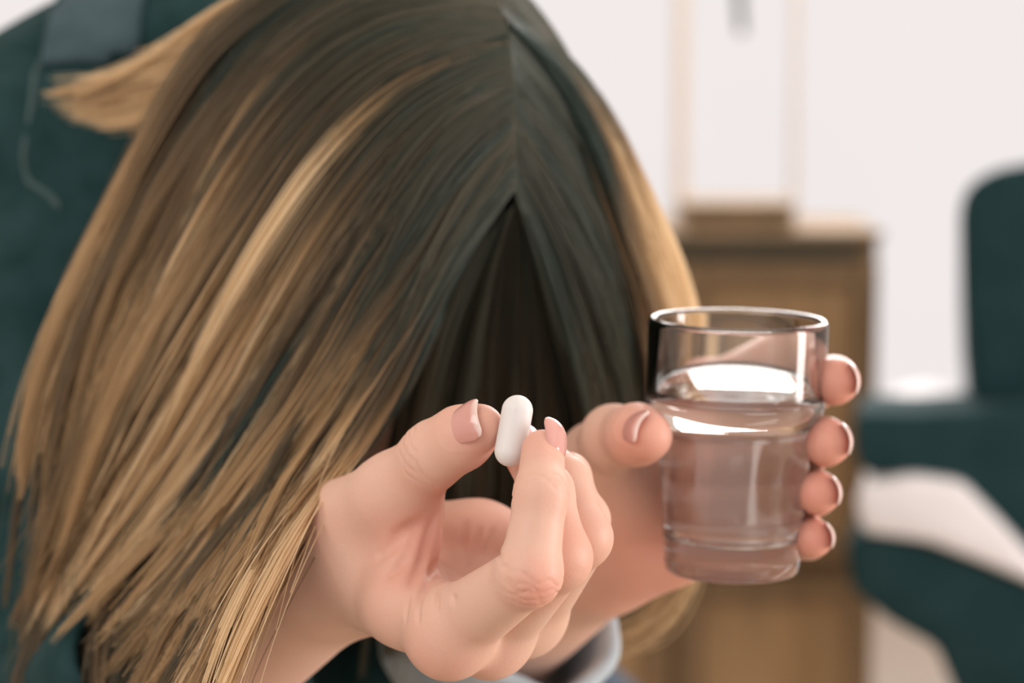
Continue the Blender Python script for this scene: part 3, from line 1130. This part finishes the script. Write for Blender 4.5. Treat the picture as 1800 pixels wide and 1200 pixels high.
UNDER = sheet([
    [(330, 420, .835), (220, 600, .83), (150, 760, .83), (105, 900, .82), (75, 1040, .80), (55, 1180, .79), (40, 1290, .79)],
    [(420, 420, .83), (310, 620, .82), (230, 790, .815), (175, 920, .795), (140, 1060, .775), (120, 1200, .765), (110, 1300, .765)],
    [(520, 420, .82), (420, 620, .80), (330, 800, .79), (265, 940, .765), (220, 1070, .748), (195, 1200, .74), (185, 1300, .74)],
    [(620, 470, .81), (520, 660, .785), (430, 830, .77), (360, 970, .74), (310, 1090, .725), (280, 1210, .715), (265, 1310, .715)],
    [(690, 520, .80), (600, 700, .77), (520, 860, .74), (450, 990, .695), (395, 1100, .672), (355, 1210, .665), (330, 1310, .665)],
])
RIGHTS = sheet([
    [(902, 330, .780), (935, 420, .785), (975, 540, .795), (1010, 680, .81), (1030, 830, .83), (1030, 960, .845), (1010, 1080, .85)],
    [(901, 220, .782), (950, 290, .79), (1010, 400, .80), (1065, 540, .815), (1100, 680, .835), (1115, 830, .85), (1100, 980, .855), (1050, 1080, .86)],
    [(899, 120, .790), (960, 180, .80), (1030, 310, .82), (1090, 460, .83), (1140, 610, .84), (1165, 780, .85), (1160, 940, .855), (1110, 1060, .86), (1030, 1100, .86)],
    [(890, 20, .82), (955, 60, .83), (1030, 180, .845), (1090, 330, .85), (1145, 470, .855), (1180, 610, .86), (1195, 780, .865), (1190, 930, .868), (1150, 1060, .87), (1080, 1110, .87), (1010, 1090, .87)],
    [(860, -15, .85), (950, 38, .855), (1035, 150, .865), (1095, 310, .875), (1160, 450, .88), (1200, 590, .885), (1212, 760, .89), (1208, 930, .89), (1172, 1060, .89), (1095, 1118, .885), (1010, 1080, .88)],
])
MIDDLE = sheet([
    [(880, 360, .785), (810, 470, .785), (750, 600, .79), (715, 740, .80), (690, 880, .81), (670, 1020, .82), (650, 1180, .83)],
    [(895, 370, .782), (850, 470, .79), (810, 620, .80), (785, 770, .815), (780, 920, .83), (770, 1080, .84), (750, 1220, .85)],
    [(905, 350, .782), (890, 470, .80), (880, 620, .81), (875, 770, .825), (870, 920, .835), (850, 1080, .85), (820, 1200, .86)],
    [(910, 330, .782), (935, 470, .80), (955, 620, .81), (965, 770, .825), (965, 900, .84), (950, 1000, .855), (930, 1080, .86)],
    [(912, 310, .784), (948, 450, .805), (985, 600, .82), (1005, 760, .835), (1012, 900, .85), (1005, 1000, .86), (990, 1080, .865)],
])
FLIP = sheet([
    [(640, -80, .83), (520, -40, .84), (425, 12, .86), (325, 74, .88), (235, 124, .90), (160, 158, .91), (85, 164, .915)],
    [(650, -30, .83), (540, 20, .84), (450, 75, .86), (360, 116, .88), (265, 152, .90), (175, 168, .91), (90, 170, .915)],
    [(640, 0, .83), (540, 50, .835), (460, 115, .85), (390, 160, .87), (310, 212, .89), (225, 228, .90), (135, 222, .915)],
])

HP, HR, HT, HN = [], [], [], []


def gauss(n, s=1.0):
    return rng.normal(0, s, n)


def grow(K, nlocks, per, npts=26, layers=1, dlayer=0.010, tone_root=0.1, tone_tip=0.7, tone_var=0.2, width=0.03, rad=0.00016,
         tstart=0.30, tspan=0.5, urange=(0, 1), trim=(0.8, 1.0), ujit=0.02, wav=0.002, edge_tone=None, pix=18, clump=(0.25, 0.75), root=0.12):
    t = np.linspace(0, 1, npts)
    for li in range(nlocks):
        u0 = urange[0] + (urange[1] - urange[0]) * rng.random()
        lay = rng.random() ** 1.6 * layers
        tl = rng.uniform(*trim)
        lw = width * rng.uniform(0.4, 1.5)
        n = int(per * lw / width) + 8
        us = u0 + np.clip(gauss(n), -2, 2) * lw * 0.5
        # keep to the sheet: reflect at its edges, with a little spill
        us = np.where(us < 0, -us * 0.6, us)
        us = np.where(us > 1, 1 - (us - 1) * 0.6, us)
        length = tl * rng.uniform(0.93, 1.03, n)
        st0 = np.clip(gauss((n, 1), 0.03) + rng.random() ** 2 * root, 0, 0.3)
        T = st0 + t[None, :] * (length[:, None] - st0)
        cl = np.clip((T - clump[0]) / (clump[1] - clump[0]), 0, 1)
        cl = cl * cl * (3 - 2 * cl)
        U_ = us[:, None] + (u0 - us[:, None]) * cl * rng.uniform(0.25, 0.8)
        U_ = U_ + ujit * 0.35 * np.sin(T * rng.uniform(3, 7) + rng.random() * 6) * T
        nu = len(K)
        # bilinear/catmull evaluation
        G = interp(K, U_.reshape(-1))                        # [N, nt, 3]
        Tf = np.clip(T.reshape(-1), 0, 1) * (K.shape[1] - 1)
        i = np.minimum(Tf.astype(int), K.shape[1] - 2)
        f = (Tf - i)[:, None]
        ar = np.arange(len(G))
        gg = lambda j: G[ar, np.clip(j, 0, K.shape[1] - 1)]
        Q = catmull(gg(i - 1), gg(i), gg(i + 1), gg(i + 2), f).reshape(n, npts, 3)
        grow_t = np.clip(T * 3, 0, 1)
        lift = rng.normal(0, pix, 2)
        Q[..., 0] += (lift[0] + gauss((n, 1), 3.0)) * grow_t
        Q[..., 1] += (lift[1] * 0.4 + gauss((n, 1), 3.0)) * grow_t
        Q[..., 2] += (lay * dlayer + gauss((n, 1), 0.0016)) * np.clip(T * 4 + 0.12, 0, 1)
        W = Pa(Q)
        ph = rng.random(3) * 6.28
        wv = np.stack([np.sin(T * 9 + ph[0] + gauss((n, 1), .25)), np.cos(T * 8 + ph[1] + gauss((n, 1), .25)), np.sin(T * 7 + ph[2])], -1)
        W = W + wv * (wav * T[..., None])
        # a few loose hairs
        loose = (rng.random((n, 1, 1)) < 0.06) * gauss((n, 1, 3), 0.004) * (T[..., None] ** 2)
        W = W + loose
        lt = rng.normal(0, tone_var)
        st = gauss((n, 1), 0.05)
        s0 = tstart + rng.normal(0, 0.08)
        ramp = np.clip((T - s0) / tspan, 0, 1)
        ramp = ramp * ramp * (3 - 2 * ramp)
        tone = tone_root + (tone_tip - tone_root) * ramp + (lt + st) * (0.42 + 0.58 * ramp) - lay * 0.05  # last term paints deeper layers darker, as shade between locks
        if edge_tone is not None:
            tone = tone + edge_tone(U_, T)
        HP.append(W.reshape(-1, 3))
        HT.append(np.clip(tone, 0, 1).reshape(-1))
        taper = np.clip(1.15 - T ** 4 * 0.8, 0.25, 1)
        HR.append((rad * taper * (0.9 + 0.2 * rng.random((n, 1)))).reshape(-1))
        HN.extend([npts] * n)


def flush_hair(name):
    global HP, HR, HT, HN
    cu = bpy.data.hair_curves.new(name)
    cu.add_curves(HN)
    pos = np.concatenate(HP).astype(np.float32)
    cu.attributes['position'].data.foreach_set('vector', pos.reshape(-1))
    ra = cu.attributes.get('radius') or cu.attributes.new('radius', 'FLOAT', 'POINT')
    ra.data.foreach_set('value', np.concatenate(HR).astype(np.float32))
    ta = cu.attributes.new('tone', 'FLOAT', 'POINT')
    ta.data.foreach_set('value', np.concatenate(HT).astype(np.float32))
    cu.materials.append(M['hair'])
    o = bpy.data.objects.new(name, cu)
    COL.objects.link(o)
    o.parent = person
    o.matrix_parent_inverse = Matrix.Translation(-person.location)
    print(name, len(HN), 'strands')
    HP, HR, HT, HN = [], [], [], []
    return o


LE = lambda U_, T: 0.16 * np.clip((0.12 - U_) / 0.12, 0, 1) * np.clip(T * 3, 0, 1) + 0.22 * np.clip((U_ - 0.93) / 0.07, 0, 1) * np.clip((T - 0.35) * 4, 0, 1)
grow(LEFT, 330, 75, layers=4, dlayer=0.010, tone_root=0.14, tone_tip=0.55, tone_var=0.22, width=0.028, tstart=0.18, tspan=0.42, edge_tone=LE, trim=(0.66, 1.0), wav=0.0035, pix=22)
grow(UNDER, 150, 60, layers=2, dlayer=0.012, tone_root=0.25, tone_tip=0.30, tone_var=0.10, width=0.05, tstart=0.2, tspan=0.5, pix=16, root=0.1, wav=0.004)  # low tone stands in for shadow on the hair at lower left
grow(LEFT, 90, 26, layers=0.2, dlayer=0.004, tone_root=0.10, tone_tip=0.80, tone_var=0.10, width=0.018, tstart=0.26, tspan=0.35, edge_tone=LE, pix=10)
grow(LEFT, 40, 60, layers=0.6, dlayer=0.008, tone_root=0.1, tone_tip=0.72, tone_var=0.12, width=0.02, urange=(0.9, 1.0), tstart=0.25, tspan=0.4, edge_tone=LE, pix=9)
RIM_TONE = lambda U_, T: 0.55 * np.clip((U_ - 0.72) / 0.2, 0, 1) * np.clip((T - 0.12) * 4, 0, 1)  # backlight on the right edge painted in as blonder tone
grow(RIGHTS, 150, 70, layers=2, dlayer=0.008, tone_root=0.09, tone_tip=0.33, tone_var=0.11, width=0.04, tstart=0.3, tspan=0.6, edge_tone=RIM_TONE, pix=12)
grow(RIGHTS, 30, 30, layers=1, dlayer=0.008, tone_root=0.3, tone_tip=0.8, tone_var=0.08, width=0.03, tstart=0.1, tspan=0.4, urange=(0.9, 1.0), pix=10)  # paler rim locks, backlight put into their tone
grow(MIDDLE, 110, 80, layers=3, dlayer=0.010, tone_root=0.13, tone_tip=0.36, tone_var=0.13, width=0.05, tstart=0.2, tspan=0.8, pix=12)  # dark tone mixes root colour with painted shade between the sheets
CURL = sheet([
    [(1190, 560, .885), (1205, 760, .885), (1196, 940, .885), (1165, 1040, .88), (1110, 1090, .875), (1050, 1095, .87), (1000, 1060, .87)],
    [(1205, 560, .885), (1222, 760, .888), (1212, 950, .888), (1176, 1065, .882), (1110, 1120, .876), (1045, 1120, .87), (985, 1080, .87)],
    [(1220, 560, .886), (1240, 760, .89), (1230, 960, .89), (1190, 1085, .884), (1115, 1145, .878), (1040, 1140, .872), (975, 1095, .87)],
])
grow(CURL, 30, 60, layers=1, dlayer=0.008, tone_root=0.6, tone_tip=0.78, tone_var=0.08, width=0.3, tstart=0.0, tspan=0.4, pix=6, root=0.0)
EDGE = sheet([  # locks whose cream tone paints in the backlit rim glow
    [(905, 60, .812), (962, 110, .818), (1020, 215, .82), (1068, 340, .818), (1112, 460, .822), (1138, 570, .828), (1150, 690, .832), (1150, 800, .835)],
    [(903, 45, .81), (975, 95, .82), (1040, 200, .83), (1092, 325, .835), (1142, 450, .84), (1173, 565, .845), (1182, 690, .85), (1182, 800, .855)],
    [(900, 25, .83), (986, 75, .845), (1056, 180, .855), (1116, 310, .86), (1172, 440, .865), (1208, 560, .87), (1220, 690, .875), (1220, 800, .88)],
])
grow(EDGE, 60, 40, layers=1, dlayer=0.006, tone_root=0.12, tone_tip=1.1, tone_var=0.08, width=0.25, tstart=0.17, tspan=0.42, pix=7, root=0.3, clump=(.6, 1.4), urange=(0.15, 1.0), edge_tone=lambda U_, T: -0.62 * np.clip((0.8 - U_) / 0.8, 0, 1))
grow(RIGHTS, 40, 60, layers=1, dlayer=0.006, tone_root=0.08, tone_tip=0.3, tone_var=0.06, width=0.06, tstart=0.3, tspan=0.5, urange=(0.55, 1.0), pix=8, root=0.0, trim=(0.3, 0.5), clump=(2, 3))
# the back of the head, turned away from the lens


def to_px(Wp):
    q = np.asarray(Wp) - CAM
    d = q @ FWD
    return (900 + (q @ RIGHT) / d * FPX, 600 - (q @ UP) / d * FPX, d)


for sgn in (-1, 1):
    keys = []
    for phi in (25, 55, 85, 115, 145):
        c = CROWN * math.cos(math.radians(phi)) - FACE * math.sin(math.radians(phi))
        ex = EARX if EARX[0] > 0 else -EARX
        off = 30 * max(0, 1 - phi / 120)
        row = []
        for k in range(9):
            psi = math.radians((off + (sgn * 105 - off) * k / 8))
            u = c * math.cos(psi) + ex * math.sin(psi)
            r = 1 / math.sqrt(((u @ EARX) / 0.072) ** 2 + ((u @ FACE) / 0.095) ** 2 + ((u @ CROWN) / 0.111) ** 2)
            row.append(to_px(HC + u * r))
        end = HC + u * r
        for k in range(1, 5):
            row.append(to_px(end + FACE * 0.035 * k + ex * sgn * (0.004 * k - 0.0012 * k * k) - CROWN * 0.004 * k))
        keys.append(row)
    grow(sheet(keys), 70, 60, layers=0.6, dlayer=0.004, tone_root=0.12, tone_tip=0.62, tone_var=0.1, width=0.07, tstart=0.3, tspan=0.6, pix=3, root=0.1, wav=0.001)
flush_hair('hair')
grow(FLIP, 54, 70, layers=1.0, dlayer=0.006, tone_root=0.68, tone_tip=0.92, tone_var=0.08, width=0.2, tstart=0.0, tspan=0.4, pix=11, clump=(0.4, 1.0), trim=(0.62, 1.0), root=0.05)
flush_hair('hair_lock')['label'] = 'blonde lock swept back over the shoulder'

# ------------------------------------------------------------------ the glass of water
gb = P(1285, 1001, .738)
gt = P(1292, 556, .738)
H = float(np.linalg.norm(gt - gb))
gx = Vector((gt - gb)).normalized()
roll = Matrix.Rotation(math.radians(1.6), 4, Vector(FWD))
GQ = Vector((0, 0, 1)).to_track_quat('Z', 'Y')
R1, R2, R3 = 0.0270, 0.0236, 0.0204
zst = H * 0.60
prof = [(0.0006, 0.0016), (R3 - 0.006, 0.0012), (R3 - 0.0035, 0.0002), (R3 - 0.0007, 0.0001), (R3 - 0.0001, 0.0007), (R3 + 0.0002, 0.004),
        (R2 - 0.0002, zst - 0.004), (R2 + 0.0002, zst - 0.0015), (R2 + 0.0018, zst + 0.0012), (R1 - 0.0004, zst + 0.0030), (R1 - 0.0001, zst + 0.006),
        (R1 + 0.0002, H - 0.002), (R1 - 0.0001, H - 0.0006), (R1 - 0.0008, H), (R1 - 0.0016, H - 0.0003), (R1 - 0.0020, H - 0.0016),
        (R1 - 0.0022, zst + 0.006), (R1 - 0.0030, zst + 0.0022), (R2 - 0.0014, zst - 0.0016), (R2 - 0.0022, zst - 0.006), (R3 - 0.0018, 0.0125), (R3 - 0.0027, 0.0108), (R3 - 0.005, 0.0101), (0.0006, 0.0098)]
glass = lathe('drinking_glass', prof, M['glass'], None, 128)
glass.location = tuple(gb)
glass.rotation_euler = (0, math.radians(0.9), 0)
tag(glass, 'clear stepped drinking glass held upright in the farther hand', 'glass')
zw = H * 0.712
o_ = 0.00012
wprof = [(0.0006, 0.0098 - o_), (R3 - 0.005, 0.0101 - o_), (R3 - 0.0027 + o_, 0.0108 - o_), (R3 - 0.0018 + o_, 0.0125), (R2 - 0.0022 + o_, zst - 0.006), (R2 - 0.0014 + o_, zst - 0.0016),
         (R1 - 0.0030 + o_, zst + 0.0022), (R1 - 0.0022 + o_, zst + 0.006), (R1 - 0.00205 + o_, zw + 0.0007), (R1 - 0.0027, zw + 0.0002), (R1 - 0.0040, zw), (0.0006, zw)]
water = lathe('water', wprof, M['water'], None, 128)
water.location = tuple(gb)
water.rotation_euler = (0, math.radians(0.9), 0)
tag(water, 'clear water filling about two thirds of the drinking glass', 'water')

# ------------------------------------------------------------------ the pill
pc = P(903, 757, .640)
pa = unit(P(912.5, 694, .6405) - P(890, 820, .6395))
pL = 0.0193
pr = 0.00415


def pill_f(p):
    q = p - pc
    u = q @ pa
    e = ortho(camdir(0, 0, -1), pa)
    sx = np.cross(pa, e)
    x, y = q @ sx, q @ e
    uu = np.clip(u, -(pL / 2 - pr * 1.02), pL / 2 - pr * 1.02)
    return np.sqrt((u - uu) ** 2 + x ** 2 + (y / 0.86) ** 2) - pr


V, F = sdf_mesh(pill_f, pc - 0.014, pc + 0.014, 0.0006, 1)
pill = mesh_obj('pill', V - pc, F, M['pill'])
pill.location = tuple(pc)
tag(pill, 'white oblong tablet pinched between thumb and index finger', 'pill')
